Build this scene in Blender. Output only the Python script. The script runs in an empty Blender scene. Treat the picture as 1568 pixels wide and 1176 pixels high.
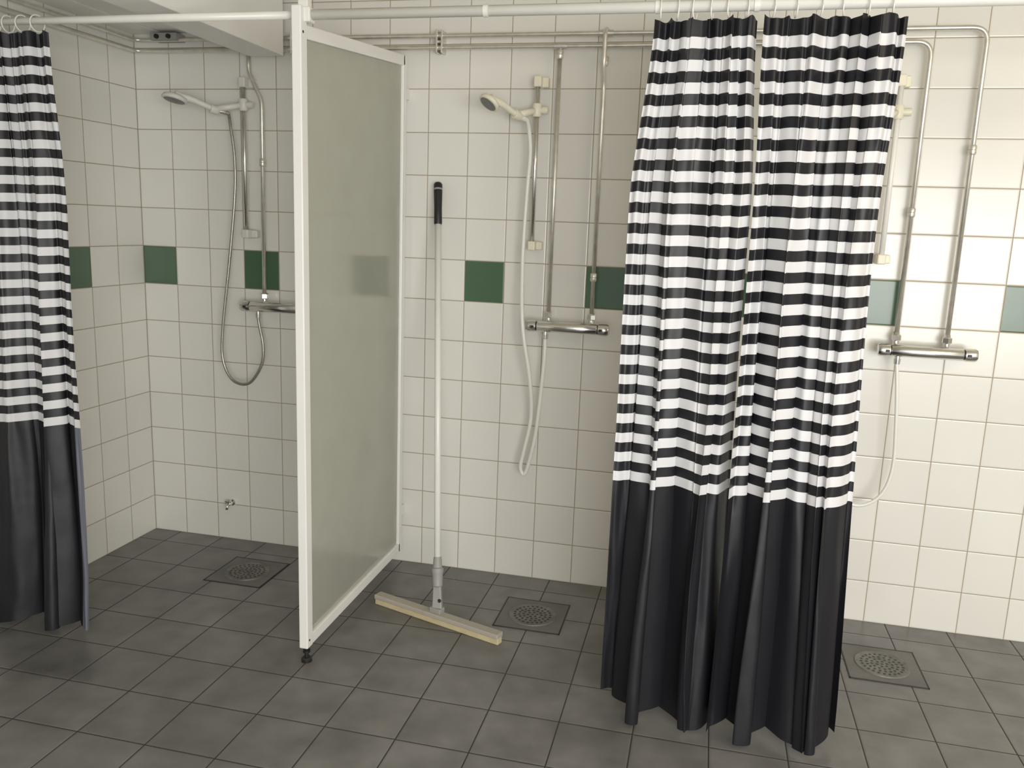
import bpy, bmesh, math, random
from mathutils import Vector, Matrix, noise as mnoise
random.seed(4)
S=bpy.context.scene
COL=S.collection
T=0.15

# ------------------------------------------------------------ materials
def new_mat(name):
    m=bpy.data.materials.new(name); m.use_nodes=True
    nt=m.node_tree; b=nt.nodes['Principled BSDF']
    return m,nt,b
def noise_mat(name,col,rough=0.5,metal=0.0,var=0.08,scale=8.0,bump=0.0,bscale=60,spec=0.5):
    m,nt,b=new_mat(name)
    n=nt.nodes.new('ShaderNodeTexNoise'); n.inputs['Scale'].default_value=scale; n.inputs['Detail'].default_value=4
    tc=nt.nodes.new('ShaderNodeTexCoord'); nt.links.new(tc.outputs['Object'],n.inputs['Vector'])
    r=nt.nodes.new('ShaderNodeMapRange'); r.inputs[1].default_value=0.3; r.inputs[2].default_value=0.7
    r.inputs[3].default_value=1-var; r.inputs[4].default_value=1+var
    nt.links.new(n.outputs['Fac'],r.inputs[0])
    mx=nt.nodes.new('ShaderNodeVectorMath'); mx.operation='SCALE'; mx.inputs[0].default_value=col
    nt.links.new(r.outputs[0],mx.inputs['Scale']); nt.links.new(mx.outputs[0],b.inputs['Base Color'])
    b.inputs['Roughness'].default_value=rough; b.inputs['Metallic'].default_value=metal
    b.inputs['Specular IOR Level'].default_value=spec
    return m
def mathn(nt,op,a,b=None,c=None):
    n=nt.nodes.new('ShaderNodeMath'); n.operation=op
    for i,v in enumerate((a,b,c)):
        if v is None: continue
        if isinstance(v,(int,float)): n.inputs[i].default_value=v
        else: nt.links.new(v,n.inputs[i])
    return n.outputs[0]
def maprange(nt,v,a,b,c,d):
    r=nt.nodes.new('ShaderNodeMapRange'); nt.links.new(v,r.inputs[0])
    for i,x in enumerate((a,b,c,d)): r.inputs[i+1].default_value=x
    return r.outputs[0]
def mixc(nt,f,a,b):
    n=nt.nodes.new('ShaderNodeMix'); n.data_type='RGBA'
    if isinstance(f,(int,float)): n.inputs[0].default_value=f
    else: nt.links.new(f,n.inputs[0])
    for i,v in ((6,a),(7,b)):
        if isinstance(v,tuple): n.inputs[i].default_value=(*v,1)
        else: nt.links.new(v,n.inputs[i])
    return n.outputs[2]
def tile_mat(name,axA,sA,axB,pitch,offA,offB,base,grout,gw,rough,green=None,wall=True,var=0.05):
    m,nt,b=new_mat(name)
    g=nt.nodes.new('ShaderNodeNewGeometry'); sp=nt.nodes.new('ShaderNodeSeparateXYZ')
    nt.links.new(g.outputs['Position'],sp.inputs[0])
    A=mathn(nt,'DIVIDE',mathn(nt,'SUBTRACT',mathn(nt,'MULTIPLY',sp.outputs[axA],sA),offA),pitch)
    B=mathn(nt,'DIVIDE',mathn(nt,'SUBTRACT',sp.outputs[axB],offB),pitch)
    def ed(v):
        f=mathn(nt,'FRACT',v); return mathn(nt,'MULTIPLY',mathn(nt,'MINIMUM',f,mathn(nt,'SUBTRACT',1.0,f)),pitch)
    d=mathn(nt,'MINIMUM',ed(A),ed(B))
    gm=maprange(nt,d,gw*0.6,gw*1.2,1,0)
    iA=mathn(nt,'FLOOR',A); iB=mathn(nt,'FLOOR',B)
    cb=nt.nodes.new('ShaderNodeCombineXYZ'); nt.links.new(iA,cb.inputs[0]); nt.links.new(iB,cb.inputs[1])
    wn=nt.nodes.new('ShaderNodeTexWhiteNoise'); nt.links.new(cb.outputs[0],wn.inputs['Vector'])
    vv=maprange(nt,wn.outputs['Value'],0,1,1-var,1+var)
    ns=nt.nodes.new('ShaderNodeTexNoise'); ns.inputs['Scale'].default_value=2.5 if wall else 9; ns.inputs['Detail'].default_value=5
    nt.links.new(g.outputs['Position'],ns.inputs['Vector'])
    v2=maprange(nt,ns.outputs['Fac'],0.3,0.7,0.97 if wall else 0.80,1.02 if wall else 1.20)
    k=mathn(nt,'MULTIPLY',vv,v2)
    if not wall:
        nl=nt.nodes.new('ShaderNodeTexNoise'); nl.inputs['Scale'].default_value=1.7; nl.inputs['Detail'].default_value=4
        nt.links.new(g.outputs['Position'],nl.inputs['Vector'])
        k=mathn(nt,'MULTIPLY',k,maprange(nt,nl.outputs['Fac'],0.35,0.65,0.84,1.14))
    col=base
    if green is not None:
        gg=mathn(nt,'MULTIPLY',mathn(nt,'COMPARE',iB,7.0,0.1),mathn(nt,'COMPARE',mathn(nt,'FLOORED_MODULO',iA,3.0),float(green),0.1))
        col=mixc(nt,gg,base,(0.066,0.125,0.072))
    else: col=mixc(nt,0.0,base,base)
    sc=nt.nodes.new('ShaderNodeVectorMath'); sc.operation='SCALE'; nt.links.new(col,sc.inputs[0]); nt.links.new(k,sc.inputs['Scale'])
    fin=mixc(nt,gm,sc.outputs[0],grout)
    nt.links.new(fin,b.inputs['Base Color'])
    rr=mathn(nt,'ADD',mathn(nt,'MULTIPLY',gm,0.8-rough),rough)
    if not wall: rr=mathn(nt,'ADD',rr,maprange(nt,nl.outputs['Fac'],0.35,0.65,-0.07,0.09))
    nt.links.new(rr,b.inputs['Roughness'])
    h=maprange(nt,d,0.0,gw*3,0,1)
    n3=nt.nodes.new('ShaderNodeTexNoise'); n3.inputs['Scale'].default_value=14 if wall else 60; nt.links.new(g.outputs['Position'],n3.inputs['Vector'])
    hh=mathn(nt,'ADD',h,mathn(nt,'MULTIPLY',n3.outputs['Fac'],0.35))
    bp=nt.nodes.new('ShaderNodeBump'); bp.inputs['Strength'].default_value=0.6; bp.inputs['Distance'].default_value=0.0015
    nt.links.new(hh,bp.inputs['Height']); nt.links.new(bp.outputs[0],b.inputs['Normal'])
    return m
WT=(0.715,0.70,0.65); GR=(0.34,0.28,0.20)
M_wb=tile_mat('wall_tile_back',0,1,2,T,0,0,WT,GR,0.0016,0.22,green=0,var=0.03)
M_wl=tile_mat('wall_tile_left',1,-1,2,T,0,0,WT,GR,0.0016,0.22,green=2,var=0.03)
M_fl=tile_mat('floor_tile',0,1,1,0.2,0.12,-0.91,(0.170,0.166,0.162),(0.035,0.031,0.028),0.0020,0.34,wall=False,var=0.08)
M_white=noise_mat('white_paint',(0.80,0.79,0.76),0.35,var=0.02)
M_ceil=noise_mat('ceiling_paint',(0.78,0.72,0.58),0.6,var=0.04,scale=3)
M_soff=noise_mat('soffit_paint',(0.82,0.81,0.77),0.6,var=0.04,scale=3)
M_rod=noise_mat('rod_white',(0.78,0.77,0.72),0.3,var=0.03)
M_chrome=noise_mat('chrome',(0.74,0.73,0.71),0.18,metal=1,var=0.05)
M_pipe=noise_mat('pipe_chrome',(0.70,0.68,0.62),0.34,metal=0.8,var=0.12,scale=25)
M_dark=noise_mat('dark_plastic',(0.012,0.012,0.012),0.45)
M_cream=noise_mat('aged_plastic',(0.76,0.72,0.58),0.4,var=0.04)
M_hosew=noise_mat('white_hose',(0.76,0.75,0.70),0.3,var=0.03)
M_hoseg=noise_mat('metal_hose',(0.40,0.38,0.35),0.35,metal=0.8,var=0.2,scale=200)
M_grey=noise_mat('grey_plastic',(0.30,0.30,0.28),0.5)
M_face=noise_mat('spray_face',(0.16,0.16,0.15),0.4)
M_steel=noise_mat('drain_steel',(0.19,0.185,0.17),0.5,metal=0.4,var=0.25,scale=30)
M_frame=noise_mat('drain_frame',(0.14,0.136,0.13),0.5,var=0.2)
M_rim=noise_mat('drain_rim',(0.03,0.028,0.025),0.6)
M_bar=noise_mat('squeegee_bar',(0.40,0.37,0.31),0.5,var=0.06,scale=20)
M_foam=noise_mat('squeegee_rubber',(0.55,0.46,0.28),0.7,var=0.08,scale=40)

def glass_mat():
    m,nt,b=new_mat('frosted_glass')
    out=nt.nodes['Material Output']
    b.inputs['Base Color'].default_value=(0.66,0.67,0.60,1); b.inputs['Roughness'].default_value=0.35
    rf=nt.nodes.new('ShaderNodeBsdfRefraction'); rf.inputs['IOR'].default_value=1.12; rf.inputs['Roughness'].default_value=0.22
    rf.inputs['Color'].default_value=(0.97,0.97,0.94,1)
    tl=nt.nodes.new('ShaderNodeBsdfTranslucent'); tl.inputs[0].default_value=(0.85,0.87,0.82,1)
    n=nt.nodes.new('ShaderNodeTexNoise'); n.inputs['Scale'].default_value=3.0; n.inputs['Detail'].default_value=3
    tc=nt.nodes.new('ShaderNodeTexCoord'); nt.links.new(tc.outputs['Object'],n.inputs['Vector'])
    r=maprange(nt,n.outputs['Fac'],0.3,0.7,0.56,0.64)
    m0=nt.nodes.new('ShaderNodeMixShader'); m0.inputs[0].default_value=0.3
    nt.links.new(b.outputs[0],m0.inputs[1]); nt.links.new(tl.outputs[0],m0.inputs[2])
    mx=nt.nodes.new('ShaderNodeMixShader'); nt.links.new(r,mx.inputs[0])
    nt.links.new(m0.outputs[0],mx.inputs[1]); nt.links.new(rf.outputs[0],mx.inputs[2]); nt.links.new(mx.outputs[0],out.inputs[0])
    return m
M_glass=glass_mat()

def curtain_mat(name,edge=False):
    m,nt,b=new_mat(name)
    out=nt.nodes['Material Output']
    uv=nt.nodes.new('ShaderNodeUVMap'); sp=nt.nodes.new('ShaderNodeSeparateXYZ'); nt.links.new(uv.outputs[0],sp.inputs[0])
    z=sp.outputs[1]; P=0.0522; z0=0.668
    f=mathn(nt,'FRACT',mathn(nt,'DIVIDE',mathn(nt,'SUBTRACT',z,z0),P))
    w=mathn(nt,'MULTIPLY',mathn(nt,'LESS_THAN',f,0.5),mathn(nt,'MULTIPLY',mathn(nt,'GREATER_THAN',z,z0),mathn(nt,'LESS_THAN',z,1.80)))
    dark=(0.015,0.015,0.019)
    if edge:
        e=mathn(nt,'MULTIPLY',mathn(nt,'GREATER_THAN',sp.outputs[0],0.90),mathn(nt,'LESS_THAN',z,z0))
        dark=mixc(nt,e,dark,(0.16,0.17,0.21))
    col=mixc(nt,w,dark,(0.76,0.76,0.78))
    nt.links.new(col,b.inputs['Base Color']); b.inputs['Roughness'].default_value=0.43
    b.inputs['Specular IOR Level'].default_value=0.42
    n=nt.nodes.new('ShaderNodeTexNoise'); n.inputs['Scale'].default_value=7; n.inputs['Detail'].default_value=2
    tc=nt.nodes.new('ShaderNodeTexCoord'); nt.links.new(tc.outputs['Object'],n.inputs['Vector'])
    n4=nt.nodes.new('ShaderNodeTexNoise'); n4.inputs['Scale'].default_value=45; n4.inputs['Detail'].default_value=3
    nt.links.new(tc.outputs['Object'],n4.inputs['Vector'])
    hs=mathn(nt,'ADD',n.outputs['Fac'],mathn(nt,'MULTIPLY',n4.outputs['Fac'],0.10))
    bp=nt.nodes.new('ShaderNodeBump'); bp.inputs['Strength'].default_value=0.3; bp.inputs['Distance'].default_value=0.01
    nt.links.new(hs,bp.inputs['Height']); nt.links.new(bp.outputs[0],b.inputs['Normal'])
    tr=nt.nodes.new('ShaderNodeBsdfTranslucent'); nt.links.new(col,tr.inputs[0])
    mx=nt.nodes.new('ShaderNodeMixShader'); mx.inputs[0].default_value=0.18
    nt.links.new(b.outputs[0],mx.inputs[1]); nt.links.new(tr.outputs[0],mx.inputs[2]); nt.links.new(mx.outputs[0],out.inputs[0])
    return m
M_cur=curtain_mat('striped_fabric'); M_cur2=curtain_mat('striped_fabric_hem',True)

# ------------------------------------------------------------ geometry helpers
def mesh_obj(name,verts,faces,mat,parent=None,smooth=True):
    me=bpy.data.meshes.new(name); me.from_pydata([tuple(v) for v in verts],[],faces); me.update()
    if smooth:
        me.polygons.foreach_set('use_smooth',[True]*len(me.polygons))
    me.materials.append(mat)
    o=bpy.data.objects.new(name,me); COL.objects.link(o)
    if parent: o.parent=parent
    return o
def empty(name,loc=(0,0,0)):
    e=bpy.data.objects.new(name,None); e.empty_display_size=0.1; COL.objects.link(e); return e
def box(name,lo,hi,mat,parent=None,bevel=0.0):
    bm=bmesh.new(); bmesh.ops.create_cube(bm,size=1.0)
    lo=Vector(lo); hi=Vector(hi); c=(lo+hi)/2; s=hi-lo
    for v in bm.verts: v.co=Vector((v.co.x*s.x+c.x,v.co.y*s.y+c.y,v.co.z*s.z+c.z))
    if bevel>0: bmesh.ops.bevel(bm,geom=bm.edges[:],offset=bevel,segments=2,affect='EDGES',profile=0.5)
    me=bpy.data.meshes.new(name); bm.to_mesh(me); bm.free(); me.materials.append(mat)
    o=bpy.data.objects.new(name,me); COL.objects.link(o)
    if parent: o.parent=parent
    return o
def obox(name,p0,p1,w,h,mat,parent=None,bevel=0.002,up=Vector((0,0,1)),w2=None,h2=None):
    p0=Vector(p0); p1=Vector(p1); d=(p1-p0).normalized(); s=d.cross(Vector(up)).normalized(); u=s.cross(d)
    w2=w2 or w; h2=h2 or h
    bm=bmesh.new(); vs=[]
    for p,ww,h_ in ((p0,w,h),(p1,w2,h2)):
        for a,b in ((-1,-1),(1,-1),(1,1),(-1,1)): vs.append(bm.verts.new(p+s*a*ww/2+u*b*h_/2))
    for f in ((0,1,2,3),(7,6,5,4),(0,4,5,1),(1,5,6,2),(2,6,7,3),(3,7,4,0)): bm.faces.new([vs[i] for i in f])
    bmesh.ops.recalc_face_normals(bm,faces=bm.faces[:])
    if bevel>0: bmesh.ops.bevel(bm,geom=bm.edges[:],offset=bevel,segments=2,affect='EDGES',profile=0.5)
    me=bpy.data.meshes.new(name); bm.to_mesh(me); bm.free(); me.materials.append(mat)
    o=bpy.data.objects.new(name,me); COL.objects.link(o)
    if parent: o.parent=parent
    return o
def fillet(pts,r=0.03,n=6):
    pts=[Vector(p) for p in pts]; out=[pts[0]]
    for i in range(1,len(pts)-1):
        a,b,c=pts[i-1],pts[i],pts[i+1]
        d1=(a-b); d2=(c-b); rr=min(r,d1.length*0.48,d2.length*0.48)
        p=b+d1.normalized()*rr; q=b+d2.normalized()*rr
        for k in range(n+1):
            t=k/n; out.append(p*(1-t)**2+b*2*t*(1-t)+q*t*t)
    out.append(pts[-1]); return out
def catmull(pts,n=10):
    P=[Vector(p) for p in pts]; P=[P[0]*2-P[1]]+P+[P[-1]*2-P[-2]]; out=[]
    for i in range(1,len(P)-2):
        a,b,c,d=P[i-1:i+3]
        for k in range(n):
            t=k/n
            out.append(0.5*((2*b)+(c-a)*t+(2*a-5*b+4*c-d)*t*t+(3*b-a-3*c+d)*t**3))
    out.append(P[-2]); return out
def tube(name,pts,r,mat,parent=None,seg=18,caps=True,smooth=True):
    pts=[Vector(p) for p in pts]; n=len(pts)
    rad=r if isinstance(r,(list,tuple)) else [r]*n
    tang=[]
    for i in range(n):
        a=pts[max(i-1,0)]; b=pts[min(i+1,n-1)]; t=(b-a)
        tang.append(t.normalized() if t.length>1e-9 else (tang[-1] if tang else Vector((0,0,1))))
    ref=Vector((0,0,1)) if abs(tang[0].z)<0.9 else Vector((1,0,0))
    nr=tang[0].cross(ref).normalized(); V=[];F=[]
    for i in range(n):
        if i: 
            nr=nr-tang[i]*nr.dot(tang[i]); nr.normalize()
        bn=tang[i].cross(nr)
        for k in range(seg):
            a=2*math.pi*k/seg; V.append(pts[i]+(nr*math.cos(a)+bn*math.sin(a))*rad[i])
    for i in range(n-1):
        for k in range(seg):
            k2=(k+1)%seg; F.append((i*seg+k,i*seg+k2,(i+1)*seg+k2,(i+1)*seg+k))
    if caps:
        F.append(tuple(range(seg-1,-1,-1))); F.append(tuple((n-1)*seg+k for k in range(seg)))
    o=mesh_obj(name,V,F,mat,parent,smooth)
    for p in o.data.polygons:
        if len(p.vertices)>4: p.use_smooth=False
    return o
def lathe(name,p,axis,prof,mat,parent=None,seg=28):
    p=Vector(p); ax=Vector(axis).normalized()
    ref=Vector((0,0,1)) if abs(ax.z)<0.9 else Vector((1,0,0))
    a=ax.cross(ref).normalized(); b=ax.cross(a); V=[];F=[]
    for (t,r) in prof:
        for k in range(seg):
            an=2*math.pi*k/seg; V.append(p+ax*t+(a*math.cos(an)+b*math.sin(an))*max(r,1e-5))
    n=len(prof)
    for i in range(n-1):
        for k in range(seg):
            k2=(k+1)%seg; F.append((i*seg+k,i*seg+k2,(i+1)*seg+k2,(i+1)*seg+k))
    F.append(tuple(range(seg-1,-1,-1))); F.append(tuple((n-1)*seg+k for k in range(seg)))
    o=mesh_obj(name,V,F,mat,parent,True)
    bm=bmesh.new(); bm.from_mesh(o.data); bmesh.ops.recalc_face_normals(bm,faces=bm.faces[:])
    for e in bm.edges:
        if len(e.link_faces)==2 and e.calc_face_angle(0)>0.7: e.smooth=False
    bm.to_mesh(o.data); bm.free()
    return o
def ring(name,c,R,r,axis,mat,parent=None):
    ax=Vector(axis).normalized(); ref=Vector((0,0,1)) if abs(ax.z)<0.9 else Vector((1,0,0))
    a=ax.cross(ref).normalized(); b=ax.cross(a); c=Vector(c)
    pts=[c+(a*math.cos(t)+b*math.sin(t))*R for t in [2*math.pi*k/20 for k in range(21)]]
    return tube(name,pts,r,mat,parent,seg=8,caps=False)
def t3(x,y,z): return Vector((x*T,y,z*T))

# ------------------------------------------------------------ room shell
ZC=2.12; XR=5.1; YF=-3.9
box('wall_back',(-0.12,0,-0.02),(XR+0.1,0.12,ZC+0.06),M_wb)
box('wall_left',(-0.12,YF,-0.02),(0,0,ZC+0.06),M_wl)
box('wall_right',(XR,YF,-0.02),(XR+0.12,0,ZC+0.06),M_wl)
box('front_light_blocker',(-0.12,YF-0.12,-0.02),(1.25,YF,ZC+0.06),M_wb)  # unseen partial wall, added to block light from the left bay
box('floor',(-0.12,YF,-0.1),(XR+0.12,0.12,0),M_fl)
box('ceiling',(-0.12,YF,ZC),(XR+0.12,0.12,ZC+0.1),M_ceil)
box('trim_1',(0.525,YF,1.905),(0.665,-0.06,ZC),M_white,bevel=0.003)
e=empty('trim_2')
for i,(a,b) in enumerate(((0.0,0.13),(0.134,0.262),(0.266,0.394),(0.398,0.525))):
    box('soffit_board_%d'%i,(a,YF,2.0+0.002*(i%2)),(b,0.0,2.03),M_soff,e,bevel=0.003)

# ------------------------------------------------------------ partition
e=empty('shower_partition_panel')
PX=1.118; ya=-0.835; yb=-0.035
zbn,zbf,ztn,ztf=0.05,0.062,1.835,1.905
th=0.024
obox('front_post',(PX,ya+0.018,zbn),(PX,ya+0.018,ztn+0.045),th+0.004,0.036,M_white,e,0.003,up=(0,1,0))
obox('rear_post',(PX,yb-0.017,zbf),(PX,yb-0.017,ztf),th,0.034,M_white,e,0.003,up=(0,1,0))
obox('top_rail',(PX,ya+0.03,ztn-0.018+0.002),(PX,yb-0.02,ztf-0.018),th,0.036,M_white,e,0.003)
obox('bottom_rail',(PX,ya+0.03,zbn+0.018),(PX,yb-0.02,zbf+0.018),th,0.036,M_white,e,0.003)
g=[(ya+0.03,zbn+0.03),(yb-0.025,zbf+0.03),(yb-0.025,ztf-0.03),(ya+0.03,ztn-0.028)]
V=[(PX-0.0025,y,z) for y,z in g]+[(PX+0.0025,y,z) for y,z in g]
gp=mesh_obj('glass_pane',V,[(0,1,2,3),(7,6,5,4),(0,4,5,1),(1,5,6,2),(2,6,7,3),(3,7,4,0)],M_glass,e,False)
bm=bmesh.new(); bm.from_mesh(gp.data); bmesh.ops.recalc_face_normals(bm,faces=bm.faces[:]); bm.to_mesh(gp.data); bm.free()
lathe('foot',(PX,ya+0.02,0.0),(0,0,1),[(0,0.016),(0.010,0.016),(0.014,0.012),(0.014,0.006),(0.03,0.006),(0.03,0.011),(0.038,0.011),(0.038,0.006),(0.055,0.006)],M_dark,e)
for z in (0.22,1.78):
    box('wall_bracket',(PX-0.010,yb-0.004,z-0.02),(PX+0.010,-0.0005,z+0.02),M_white,e,0.002)
for y,z in ((ya+0.012,0.075),(ya+0.012,1.815)):
    lathe('screw',(PX+0.0135,y,z),(1,0,0),[(0,0.004),(0.002,0.003)],M_dark,e,seg=10)

# ------------------------------------------------------------ curtain rod
RY=-0.80; RZ=1.862
e=empty('curtain_rod')
tube('rod_left',[(0.0,RY,RZ),(PX-0.0,RY,RZ)],0.0105,M_rod,e)
tube('rod_right',[(PX,RY,RZ),(3.0,RY,RZ),(XR,RY,RZ)],0.0135,M_rod,e)
for x in (1.62,2.05,2.28,3.3): lathe('sleeve',(x,RY,RZ),(1,0,0),[(0,0.0135),(0,0.0155),(0.012,0.0155),(0.012,0.0135)],M_rod,e)
box('post_clamp',(PX-0.02,RY-0.017,RZ-0.02),(PX+0.03,RY+0.017,RZ+0.018),M_rod,e,0.004)
box('ceiling_strap',(PX-0.006,RY-0.012,RZ+0.015),(PX+0.022,RY+0.012,ZC),M_rod,e,0.002)
box('ceiling_strap_b',(2.305,RY-0.004,RZ+0.01),(2.323,RY+0.004,ZC),M_rod,e,0.001)
lathe('wall_flange',(0.0,RY,RZ),(1,0,0),[(0,0.026),(0.008,0.026),(0.012,0.014),(0.02,0.014)],M_rod,e)

# ------------------------------------------------------------ curtains
def sstep(t): t=max(0,min(1,t)); return t*t*(3-2*t)
def curtain(name,top,mid,bot,nf,seed,mat,y0,depth=1.0,hem=0.0,fwd=0.015,flat_edge=False,loose=0.0):
    rnd=random.Random(seed); e=empty(name)
    NU=440; NV=150; V=[];UV=[];F=[]
    a=[rnd.uniform(0,6.28) for _ in range(8)]
    tp=2*math.pi
    for j in range(NV+1):
        v=j/NV
        if v<0.25: k=sstep(v/0.25); x0=top[0]+(mid[0]-top[0])*k; x1=top[1]+(mid[1]-top[1])*k
        else: k=sstep((v-0.25)/0.75); x0=mid[0]+(bot[0]-mid[0])*k; x1=mid[1]+(bot[1]-mid[1])*k
        A=(0.010+0.014*sstep(v/0.5)+0.038*sstep((v-0.45)/0.55))*depth
        Bm=(0.010+0.004*sstep(v/0.3)-0.003*v)
        G=0.0070*(1-sstep(v/0.35))
        C=0.0020*(1-0.4*v)
        for i in range(NU+1):
            u=i/NU
            nz=mnoise.noise(Vector((u*5+seed,v*2.2,0.3)))
            nz2=mnoise.noise(Vector((u*16+seed,v*4.5,7.3)))
            nz3=mnoise.noise(Vector((u*34+seed,v*16,3.1)))
            ph=tp*(nf*u+0.16*math.sin(tp*u*1.3+a[0])+0.05*math.sin(tp*u*2.7+a[1]))+0.35*math.sin(1.7*v+a[2])+0.7*nz
            p2=tp*(nf*2.35*u+0.22*math.sin(tp*u*1.7+a[3]))+0.5*math.sin(2.1*v+a[4])+1.3*nz
            s=math.sin(ph)
            m2=0.55+0.45*math.sin(tp*u*1.9+a[5]+1.2*v)
            fe=1.0
            if flat_edge: fe=0.15+0.85*sstep((1-u)/0.22)
            y=y0-fwd*v*v-0.0*v+fe*(A*s+Bm*m2*math.sin(p2)+G*math.sin(tp*nf*4.1*u+a[6]+nz2*2))+C*math.sin(tp*nf*6.3*u+a[7]+2.5*math.sin(3*v+a[1]))
            y+=0.0085*nz2+0.0020*nz3
            ew=min(1,min(u,1-u)*nf*2.0)
            x=x0+(x1-x0)*u+ew*(A*0.55*math.sin(2*ph+0.5)+Bm*m2*0.45*math.sin(2*p2))+0.004*math.sin(5*v+a[2]+4*u)*v
            x=max(x,0.006)
            zt=1.836-0.008*abs(math.sin(math.pi*nf*u*2.4))
            back=0.5+0.5*s
            zb=0.014+(0.012+hem)*back+0.004*math.sin(tp*3*u)
            z=zt+(zb-zt)*v
            V.append((x,y,z)); UV.append((u,z-0.010*back*(1-abs(2*v-1))*0.6+0.0025*nz2))
    for j in range(NV):
        for i in range(NU):
            q=j*(NU+1)+i; F.append((q,q+NU+1,q+NU+2,q+1))
    o=mesh_obj('fabric',V,F,mat,e)
    l=o.data.uv_layers.new(name='UVMap')
    for p in o.data.polygons:
        for li in p.loop_indices: l.data[li].uv=UV[o.data.loops[li].vertex_index]
    nr=6
    for i in range(nr):
        x=top[0]+(top[1]-top[0])*(i+0.35)/nr
        ring('ring_%d'%i,(x,RY,RZ-0.007),0.023,0.0018,(1,0.25*rnd.uniform(-1,1),0),M_rod,e)
    return e
curtain('shower_curtain',(13.66*T,15.27*T),(13.42*T,15.42*T),(13.45*T,15.50*T),2.2,11,M_cur,RY-0.005,hem=0.012)
curtain('shower_curtain',(15.36*T,17.47*T),(15.44*T,17.38*T),(15.42*T,17.60*T),2.4,5,M_cur,RY-0.012,hem=0.014,fwd=0.025)
curtain('shower_curtain',(0.10*T,2.12*T),(0.07*T,2.34*T),(0.07*T,2.56*T),2.6,23,M_cur2,RY+0.0,depth=0.8,fwd=0.06,flat_edge=True)

# ------------------------------------------------------------ water pipes
e=empty('water_pipes')
PY=-0.036; PR=0.0075; ZU=13.14*T; ZL=12.88*T
tube('upper_main_left',fillet([(0.036,-3.0,ZU),(0.036,PY,ZU),(1.0,PY,ZU),(19.93*T,PY,ZU),(19.93*T,PY,6.75*T)],0.045),PR,M_pipe,e)
tube('lower_main',fillet([(0.036,-3.0,ZL),(0.036,PY,ZL),(1.0,PY,ZL),(18.91*T,PY,ZL),(18.91*T,PY,6.75*T)],0.045),PR,M_pipe,e)
tube('riser_b_cold',[(11.18*T,PY,ZL),(11.18*T,PY,6.75*T)],PR,M_pipe,e)
tube('riser_b_hot',fillet([(12.21*T,PY,ZU+0.012),(12.21*T,PY-0.03,ZU),(12.21*T,PY-0.03,ZL-0.06),(12.21*T,PY,ZL-0.13),(12.21*T,PY,6.75*T)],0.02),PR,M_pipe,e)
tube('riser_a_cold',fillet([(3.39*T,PY,ZL),(3.39*T,PY,12.37*T),(3.73*T,PY,11.68*T),(3.70*T,PY,6.8*T)],0.02),PR,M_pipe,e)
tube('riser_a_hot',[(4.72*T,PY,ZL),(4.72*T,PY,6.8*T)],PR,M_pipe,e)
def nut(x,z,r=0.012,h=0.03,y=PY):
    lathe('union_nut',(x*T,y,z*T-h/2),(0,0,1),[(0,r*0.8),(0.004,r),(h*0.45,r),(h*0.5,r*0.85),(h*0.55,r),(h-0.004,r),(h,r*0.8)],M_pipe,e,seg=12)
for x,z in ((19.93,10.75),(18.91,9.45),(12.21,7.75),(3.72,10.2),(11.18,12.7),(12.21,12.55)): nut(x,z)
for x in (1.25,0.695,2.6):
    for dx in (-0.009,0.009):
        box('pipe_clip',(x+dx-0.003,PY-0.012,ZL-0.018),(x+dx+0.003,-0.0005,ZU+0.018),M_pipe,e,0.001)
    box('pipe_clip_bridge',(x-0.009,PY-0.004,(ZL+ZU)/2-0.004),(x+0.009,-0.0005,(ZL+ZU)/2+0.004),M_pipe,e,0.001)
for x,z in ((11.18*T,ZL),(12.21*T,ZU)):
    lathe('tee',(x-0.022,PY,z),(1,0,0),[(0,0.0075),(0,0.011),(0.044,0.011),(0.044,0.0075)],M_pipe,e,seg=16)
box('wall_plate',(0.115,-0.06,ZU-0.004),(0.225,-0.0005,ZU+0.022),M_grey,e,0.002)
for x in (0.145,0.195): lathe('screw_boss',(x,-0.062,ZU+0.008),(0,-1,0),[(-0.004,0.009),(0.006,0.008)],M_dark,e,seg=14)

# ------------------------------------------------------------ mixers
def mixer(cx,z,px):
    e=empty('thermostatic_shower_mixer'); x0=cx-0.149; L=0.298; y=-0.075
    lathe('body',(x0+0.042,y,z),(1,0,0),[(0,0.0175),(0.002,0.019),(L-0.086,0.019),(L-0.084,0.0175)],M_chrome,e)
    for sx,dx in ((x0+0.040,-1),(x0+L-0.040,1)):
        lathe('knob',(sx,y,z),(dx,0,0),[(0,0.015),(0.002,0.020),(0.012,0.021),(0.032,0.021),(0.038,0.018),(0.040,0.010)],M_chrome,e)
        lathe('knob_gap',(sx-dx*0.003,y,z),(dx,0,0),[(0,0.0165),(0.006,0.0165)],M_dark,e)
        box('knob_stop',(sx+dx*0.012-0.006,y-0.026,z-0.004),(sx+dx*0.012+0.006,y-0.018,z+0.004),M_dark,e,0.001)
    for p in px:
        tube('inlet',fillet([(p,PY,6.9*T),(p,PY,z+0.006),(p,y,z+0.006)],0.02),0.010,M_chrome,e)
        lathe('inlet_nut',(p,PY,z+0.028),(0,0,1),[(0,0.012),(0.003,0.0155),(0.018,0.0155),(0.021,0.012)],M_chrome,e,seg=6)
    return e
def outlet(e,x,z):
    lathe('outlet',(x,-0.075,z-0.015),(0,0,-1),[(0,0.009),(0.012,0.009),(0.012,0.011),(0.028,0.010)],M_chrome,e)
m1=mixer(4.17*T,0.990,(3.70*T,4.72*T)); outlet(m1,3.66*T,0.990)
m2=mixer(11.68*T,0.984,(11.18*T,12.21*T)); outlet(m2,11.17*T,0.984)
m3=mixer(19.50*T,0.978,(18.91*T,19.93*T)); outlet(m3,18.93*T,0.978)

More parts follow.
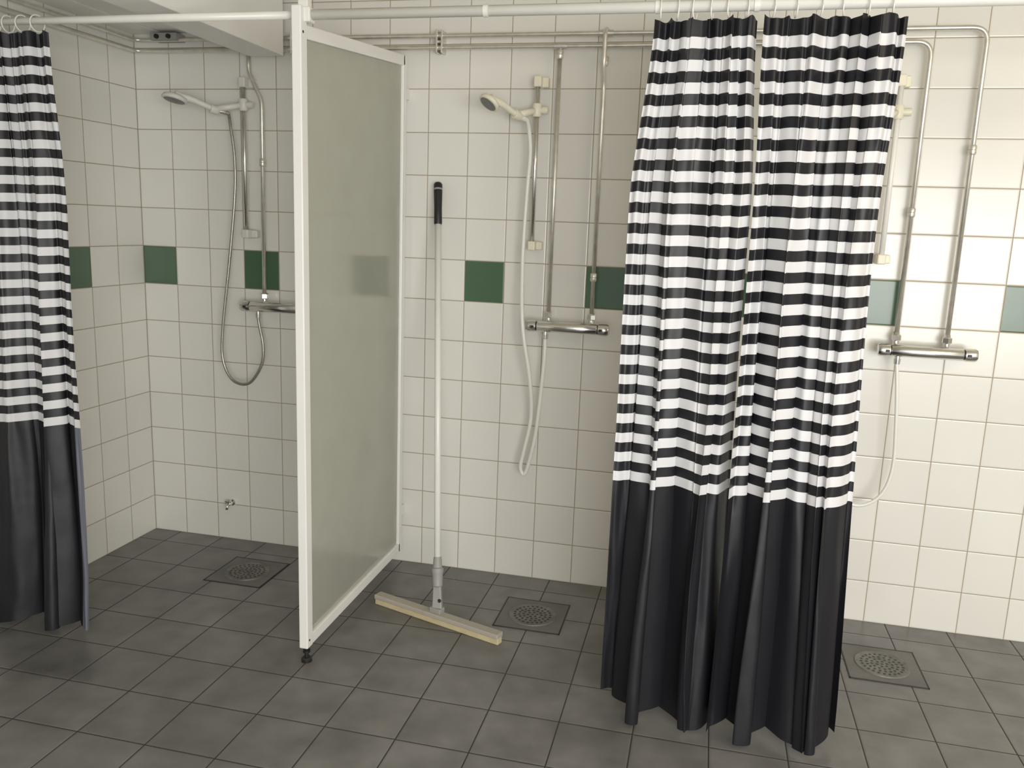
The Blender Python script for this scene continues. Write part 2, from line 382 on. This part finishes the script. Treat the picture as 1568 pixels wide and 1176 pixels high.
# ------------------------------------------------------------ hand showers
def shower(rx,zb,zt,head,hend,hosepts,hr,M_h,M_hose,M_br,M_rail,hs=1.0,nv=None):
    e=empty('hand_shower_set')
    ry=-0.050
    tube('slide_rail',[(rx,ry,zb),(rx,ry,zt)],0.0085,M_rail,e)
    box('rail_bracket_top',(rx-0.013,ry-0.012,zt-0.032),(rx+0.013,-0.0005,zt+0.004),M_br,e,0.004)
    box('rail_bracket_top_cap',(rx+0.005,ry+0.02,zt-0.03),(rx+0.032,-0.0005,zt+0.004),M_br,e,0.003)
    box('rail_bracket_bottom',(rx-0.013,ry-0.012,zb-0.012),(rx+0.013,-0.0005,zb+0.02),M_br,e,0.004)
    box('rail_bracket_bottom_cap',(rx+0.005,ry+0.02,zb-0.010),(rx+0.032,-0.0005,zb+0.018),M_br,e,0.003)
    hz=hend[2]+0.028
    lathe('slider',(rx,ry,hz-0.022),(0,0,1),[(0,0.013),(0.004,0.016),(0.040,0.016),(0.044,0.013)],M_br,e)
    lathe('slider_knob',(rx+0.010,ry,hz),(1,0,0),[(0,0.010),(0.015,0.013),(0.028,0.012),(0.03,0.006)],M_br,e,seg=14)
    H=Vector(head); E=Vector(hend)
    q=E+(H-E)*0.16
    tube('holder_arm',[(rx,ry,hz),q],[0.011,0.012],M_br,e)
    d=(H-E)
    lathe('holder_cup',q-d.normalized()*0.016,d,[(0,0.0145),(0.002,0.0160),(0.026,0.0165),(0.028,0.0145)],M_br,e)
    pts=catmull([E,E+d*0.3+Vector((0,0,0.004)),E+d*0.62+Vector((0,0,0.012)),H+Vector((0,0,0.011))-d*0.08,H+Vector((0,0,0.012))],6)
    n=len(pts); rad=[0.0095+0.006*(i/(n-1))**1.5 for i in range(n)]
    tube('handle',pts,rad,M_h,e,seg=20)
    nrm=Vector(nv).normalized()
    lathe('spray_head',H-nrm*0.014,nrm,[(0,0.012*hs),(0.003,0.024*hs),(0.008,0.033*hs),(0.016,0.037*hs),(0.022,0.037*hs),(0.024,0.034*hs)],M_h,e)
    lathe('spray_face',H-nrm*0.014+nrm*0.0235,nrm,[(0,0.031*hs),(0.002,0.029*hs),(0.002,0.014),(0.004,0.012)],M_face,e)
    lathe('hose_nut',E,-d,[(-0.004,0.010),(0.0,0.0105),(0.020,0.009),(0.030,0.007)],M_chrome if M_hose is M_hoseg else M_hose,e)
    s=E-d.normalized()*0.028
    hp=catmull([s]+hosepts,14)
    tube('hose',hp,hr,M_hose,e,seg=12)
    return e
hy=-0.08
M_hg=noise_mat('shower_plastic_grey',(0.66,0.64,0.59),0.35,var=0.03)
shower(3.28*T,8.40*T,12.2*T,(0.308,-0.20,1.739),(0.420,-0.085,1.708),
  [t3(3.03,hy,11.05),t3(3.12,hy,10.3),t3(3.10,hy,9.36),t3(2.90,hy,7.73),t3(2.66,hy,6.04),t3(2.63,hy,5.18),t3(2.90,hy,4.64),t3(3.37,hy,4.59),t3(3.74,hy,5.09),t3(3.80,hy,5.6),t3(3.69,-0.077,6.15),t3(3.66,-0.075,6.31)],0.0058,M_hg,M_hoseg,M_hg,M_chrome,1.2,(-0.12,-0.22,-1))
shower(10.72*T,8.40*T,12.2*T,(1.480,-0.20,1.728),(1.563,-0.085,1.694),
  [t3(10.60,hy,11.0),t3(10.645,hy,10.5),t3(10.60,hy,9.56),t3(10.56,hy,8.07),t3(10.66,-0.11,6.6),t3(10.87,-0.1,5.29),t3(10.91,hy,4.33),t3(10.77,hy,3.5),t3(10.70,hy,3.08),t3(10.78,hy,2.90),t3(10.88,hy,3.1),t3(11.05,hy,4.02),t3(11.17,hy,5.63),t3(11.17,-0.075,6.28)],0.0072,M_cream,M_hosew,M_cream,M_chrome,0.98,(-0.45,-0.45,-0.8))
shower(18.40*T,8.42*T,12.2*T,(2.640,-0.20,1.728),(2.715,-0.085,1.694),
  [t3(18.1,hy,11.0),t3(18.0,hy,9.5),t3(17.9,hy,7),t3(17.8,hy,4.6),t3(18.0,hy,3.3),t3(18.43,hy,2.98),t3(18.89,hy,3.22),t3(19.10,hy,3.88),t3(19.05,hy,5.05),t3(18.96,-0.077,6.0),t3(18.93,-0.075,6.24)],0.0058,M_cream,M_hosew,M_cream,M_rod,0.98,(-0.45,-0.45,-0.8))

# ------------------------------------------------------------ drains
def drain(x,y):
    e=empty('floor_drain'); w=0.115
    for a,b in (((x-w,y-w),(x+w,y-w+0.0045)),((x-w,y+w-0.0045),(x+w,y+w)),((x-w,y-w),(x-w+0.0045,y+w)),((x+w-0.0045,y-w),(x+w,y+w))):
        box('rim',(a[0],a[1],0.0),(b[0],b[1],0.0022),M_rim,e,0.0005)
    box('plate',(x-w+0.0045,y-w+0.0045,0.0),(x+w-0.0045,y+w-0.0045,0.0015),M_frame,e)
    lathe('grate',(x,y,0.0015),(0,0,1),[(0,0.084),(0.003,0.082),(0.003,0.077),(0.0015,0.075),(0.0015,0.0)],M_steel,e,seg=48)
    V=[];F=[]
    for rr,nn in ((0.0,1),(0.016,6),(0.031,12),(0.046,18),(0.062,24)):
        for k in range(nn):
            t=2*math.pi*k/nn+rr*20; cx=x+rr*math.cos(t); cy=y+rr*math.sin(t); b=len(V)
            for q in range(10):
                s=2*math.pi*q/10; V.append((cx+0.0046*math.cos(s),cy+0.0046*math.sin(s),0.0034))
            F.append(tuple(range(b,b+10)))
    mesh_obj('grate_holes',V,F,M_dark,e,False)
for p in ((0.603,-0.285),(1.718,-0.309),(2.856,-0.31)): drain(*p)

# ------------------------------------------------------------ squeegee
e=empty('floor_squeegee')
B=Vector((1.418,-0.455,0.045)); Tp=Vector((1.248,-0.022,1.473)); d=(Tp-B)
L=d.length; dn=d.normalized()
a=Vector((1.170,-0.380,0.0)); b=Vector((1.659,-0.541,0.0))
obox('head_bar',a+Vector((0,0,0.030)),b+Vector((0,0,0.030)),0.036,0.016,M_bar,e,0.003)
obox('rubber_blade',a+Vector((0,0,0.012)),b+Vector((0,0,0.012)),0.026,0.023,M_foam,e,0.003)
obox('head_yoke',(1.395,-0.447,0.045),(1.437,-0.461,0.045),0.030,0.018,M_grey,e,0.003)
obox('yoke_neck',B-dn*0.002,B+dn*0.085,0.020,0.034,M_grey,e,0.003,up=(1,0,0),w2=0.018,h2=0.026)
lathe('socket',B+dn*0.075,dn,[(0,0.012),(0.004,0.017),(0.045,0.0185),(0.05,0.021),(0.062,0.021),(0.066,0.016),(0.10,0.0135)],M_grey,e)
lathe('pin',B+dn*0.035+Vector((0.010,-0.010,0)),(0.3,-1,0),[(0,0.006),(0.006,0.005)],M_dark,e,seg=12)
tube('pole',[B+dn*0.10,B+dn*(L*0.5),B+dn*(L-0.10)],0.0112,M_rod,e)
lathe('grip',B+dn*(L-0.155),dn,[(0,0.0125),(0.004,0.0145),(0.06,0.0140),(0.12,0.0155),(0.148,0.0155),(0.155,0.011)],M_dark,e)
lathe('hang_loop_collar',B+dn*(L-0.148+0.12),dn,[(0,0.0158),(0.006,0.0158)],M_grey,e)

# ------------------------------------------------------------ small wall tap
e=empty('wall_drain_tap')
lathe('rosette',(2.46*T,0,1.06*T),(0,-1,0),[(0,0.014),(0.004,0.013),(0.006,0.008),(0.03,0.008)],M_chrome,e)
tube('spout',fillet([(2.46*T,-0.025,1.06*T),(2.46*T,-0.040,1.06*T),(2.46*T,-0.043,0.94*T)],0.01),0.006,M_chrome,e)
obox('lever',(2.46*T-0.014,-0.032,1.06*T+0.012),(2.46*T+0.014,-0.032,1.06*T+0.012),0.008,0.006,M_chrome,e,0.001)

# ------------------------------------------------------------ light
w=bpy.data.worlds.new('world'); S.world=w; w.use_nodes=True
bg=w.node_tree.nodes['Background']; bg.inputs[0].default_value=(0.88,0.93,1.0,1); bg.inputs[1].default_value=0.80
def area(name,loc,target,sx,sy,p,col):
    l=bpy.data.lights.new(name,'AREA'); l.shape='RECTANGLE'; l.size=sx; l.size_y=sy; l.energy=p; l.color=col
    o=bpy.data.objects.new(name,l); COL.objects.link(o); o.location=loc
    o.rotation_euler=(Vector(target)-Vector(loc)).to_track_quat('-Z','Y').to_euler(); return o
area('window_daylight',(3.6,-4.4,1.10),(2.4,0,0.80),2.6,1.3,125,(1.0,0.985,0.95))
area('warm_fill',(4.2,-1.9,2.08),(3.4,0,1.2),0.9,0.3,9,(1.0,0.78,0.46))  # added warm fill tinting the upper and right wall, no real fixture

# ------------------------------------------------------------ camera
cam=bpy.data.cameras.new('camera'); cam.sensor_width=36; cam.lens=1275/1568*36
co=bpy.data.objects.new('camera',cam); COL.objects.link(co)
R=Matrix(((0.9724,-0.0776,0.2201),(0.2306,0.1740,-0.9573),(0.0354,0.9817,0.1870)))
co.rotation_euler=R.to_quaternion().normalized().to_euler()
co.location=(2.226,-2.964,1.332)
S.camera=co
try: S.view_settings.view_transform='Standard'
except Exception: pass
